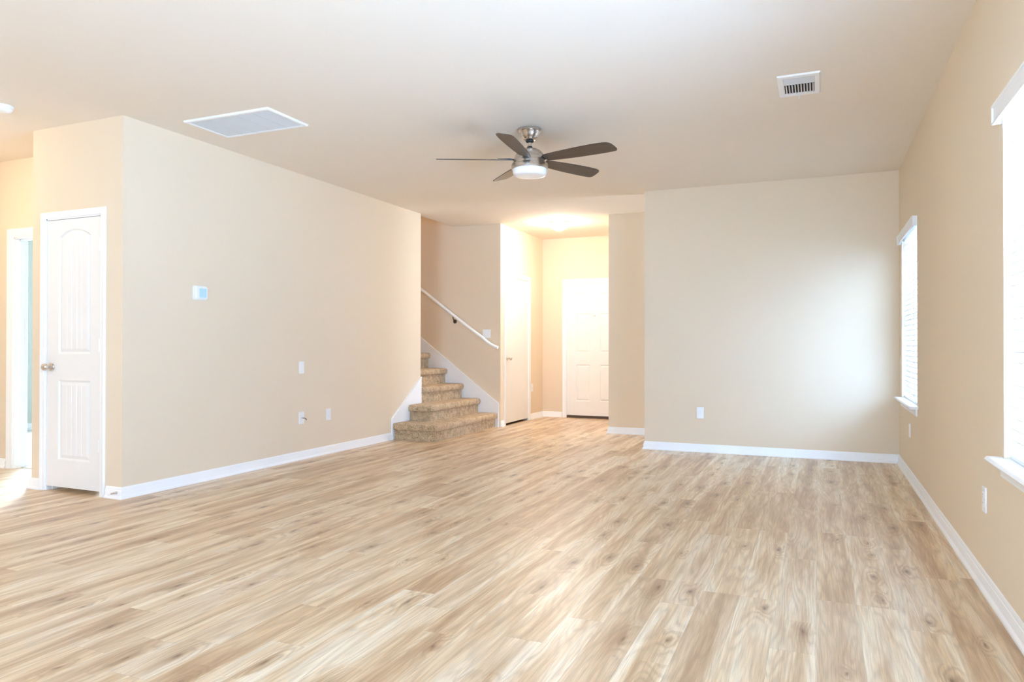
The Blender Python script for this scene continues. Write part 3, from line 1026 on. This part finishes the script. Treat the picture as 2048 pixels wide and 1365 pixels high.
# return air grille
gx0, gx1, gy0, gy1 = -4.278, -3.492, 3.886, 4.318
t = thing('return_grille', 'large white return air grille on the ceiling above the left wall', 'air vent', ((gx0 + gx1) / 2, (gy0 + gy1) / 2, HC))
w, d = (gx1 - gx0) / 2, (gy1 - gy0) / 2
bm = BM(); frame_ring(bm, w, -d, d, w - .030, -d + .030, d - .030, .014, .006)
obj('frame', bm, 'plastic', t)
bm = BM(); box(bm, -w + .03, w - .03, -d + .03, d - .03, -.002, -.0003)
obj('filter', bm, 'filter', t)
bm = BM()
y = -d + .034
while y < d - .034:
    rings(bm, [[(x, y - .004, -.003), (x, y + .0035, -.011), (x, y + .0045, -.011), (x, y - .003, -.003)] for x in (-w + .03, w - .03)])
    y += .0085
for k in range(1, 5):
    x = -w + .03 + (2 * w - .06) * k / 5
    box(bm, x - .002, x + .002, -d + .03, d - .03, -.012, -.010)
obj('louvers', bm, 'grille', t)
for sx, sy in ((w * .34, -d + .012), (w * .62, d - .012)):
    bm = BM(); lathe(bm, [(.005, -.012), (.005, -.0155), (.002, -.0165)], 12, Matrix.Translation((sx, sy, 0)))
    obj('screw', bm, 'grille', t)


# ---------------------------------------------------------------- wall plates
def local_frame(face):
    """matrix taking (u along wall, v up, w out of wall) to world axes"""
    if face == '+x': return lambda u, v, w: (w, u, v)
    if face == '-x': return lambda u, v, w: (-w, -u, v)
    return lambda u, v, w: (u, -w, v)          # '-y'


def rbox(bm, L, u0, u1, v0, v1, w0, w1, r=.004):
    def lp(u0, u1, v0, v1, r, w):
        pts = []
        for cx, cy, s in ((u1 - r, v1 - r, 0), (u0 + r, v1 - r, 1), (u0 + r, v0 + r, 2), (u1 - r, v0 + r, 3)):
            for k in range(4):
                a = (s + k / 3) * math.pi / 2
                pts.append(L(cx + r * math.cos(a), cy + r * math.sin(a), w))
        return pts
    rings(bm, [lp(u0, u1, v0, v1, r, w0), lp(u0, u1, v0, v1, r, w1 - .0015), lp(u0 + .0015, u1 - .0015, v0 + .0015, v1 - .0015, max(.001, r - .001), w1)])


def plate(name, label, cat, loc, face, kind, pw=.070, ph=.115):
    t = thing(name, label, cat, loc)
    L = local_frame(face)
    bm = BM(); rbox(bm, L, -pw / 2, pw / 2, -ph / 2, ph / 2, 0.0002, .0065)
    obj('cover_plate', bm, 'plastic', t, smooth=True)
    if kind == 'duplex':
        for s in (-1, 1):
            bm = BM(); rbox(bm, L, -.017, .017, s * .0195 - .0140, s * .0195 + .0140, .006, .0085, .008)
            f = obj('receptacle', bm, 'plastic', t, smooth=True)
            bm = BM()
            for u in (-.006, .006): rbox(bm, L, u - .0011, u + .0011, s * .0195 + .000, s * .0195 + .008, .0083, .0088, .0004)
            rbox(bm, L, -.0022, .0022, s * .0195 - .0095, s * .0195 - .005, .0083, .0088, .002)
            obj('slots', bm, 'dark', f)  # dark blocks drawn for the shaded slot holes
        bm = BM(); rbox(bm, L, -.003, .003, -.003, .003, .006, .0072, .0028)
        obj('screw', bm, 'grille', t)
    elif kind == 'decora':
        bm = BM(); rbox(bm, L, -.0165, .0165, -.033, .033, .006, .0085, .002)
        obj('receptacle', bm, 'plastic', t, smooth=True)
    elif kind == 'blank':
        for s in (-1, 1):
            bm = BM(); rbox(bm, L, -.003, .003, s * .042 - .003, s * .042 + .003, .006, .0072, .0028)
            obj('screw', bm, 'grille', t)
    elif kind == 'coax':
        bm = BM()
        tube(bm, [L(0, 0, .006), L(0, 0, .022)], .0048, 12); tube(bm, [L(0, 0, .006), L(0, 0, .010)], .0075, 6)
        obj('connector', bm, 'nickel', t)
        bm = BM(); tube(bm, [L(0, 0, .020), L(.003, -.001, .040), L(.012, -.012, .050), L(.018, -.020, .048)], .0035, 10)
        o = obj('cable_stub', bm, 'black', t, smooth=True); o['label'] = 'short black coaxial cable stub'
    elif kind == 'switch2':
        for u in (-.023, .023):
            bm = BM(); rbox(bm, L, u - .0165, u + .0165, -.033, .033, .006, .009, .002)
            obj('rocker', bm, 'plastic', t, smooth=True)
    return t


plate('cover_plate_blank', 'white blank cover plate, highest of the three low plates on the left wall', 'wall plate', (XL, 5.553, .883), '+x', 'blank')
plate('cable_outlet', 'white cable plate with a black stub, low on the left wall', 'cable outlet', (XL, 5.555, .400), '+x', 'coax')
plate('wall_outlet', 'white outlet low on the left wall nearest the stairs', 'outlet', (XL, 5.968, .398), '+x', 'duplex')
plate('wall_outlet', 'white outlet low on the back wall', 'outlet', (-1.129, YB, .403), '-y', 'duplex')
plate('wall_outlet', 'white outlet on the right wall between the two windows', 'outlet', (XR, 3.825, .405), '-x', 'duplex')
plate('wall_outlet', 'white outlet under the small window by the back corner', 'outlet', (XR, 6.735, .402), '-x', 'duplex')
plate('wall_outlet', 'white outlet in the entry right of the flush closet door', 'outlet', (XH, 9.985, .47), '+x', 'duplex')
plate('light_switch', 'white double rocker switch on the stair wall below the handrail end', 'light switch', (-4.142, YH, 1.256), '-y', 'switch2', .116, .115)

# thermostat
t = thing('thermostat', 'square white thermostat with pale blue screen on the left wall', 'thermostat', (XL, 4.315, 1.515))
L = local_frame('+x')
bm = BM(); rbox(bm, L, -.066, .066, -.056, .056, .0002, .010, .012)
obj('back_plate', bm, 'plastic', t, smooth=True)
bm = BM(); rbox(bm, L, -.048, .062, -.047, .047, .009, .026, .008)
b_ = obj('housing', bm, 'plastic', t, smooth=True)
bm = BM(); rbox(bm, L, -.022, .052, -.038, .036, .0255, .0268, .003)
obj('display', bm, 'screen', b_)

# door stop on the baseboard
t = thing('door_stop', 'tiny spring door stop on the baseboard by the closet door corner', 'door stop', (-4.602, YA - .0125, .045))
bm = BM(); lathe(bm, [(.009, 0), (.010, .004), (.007, .008), (.006, .055)], 16, Vector((0, -1, 0)).to_track_quat('Z', 'Y').to_matrix().to_4x4())
obj('spring', bm, 'nickel', t, smooth=True)
bm = BM(); lathe(bm, [(.006, .054), (.009, .056), (.009, .066), (.006, .070)], 16, Vector((0, -1, 0)).to_track_quat('Z', 'Y').to_matrix().to_4x4())
obj('rubber_tip', bm, 'plastic', t, smooth=True)
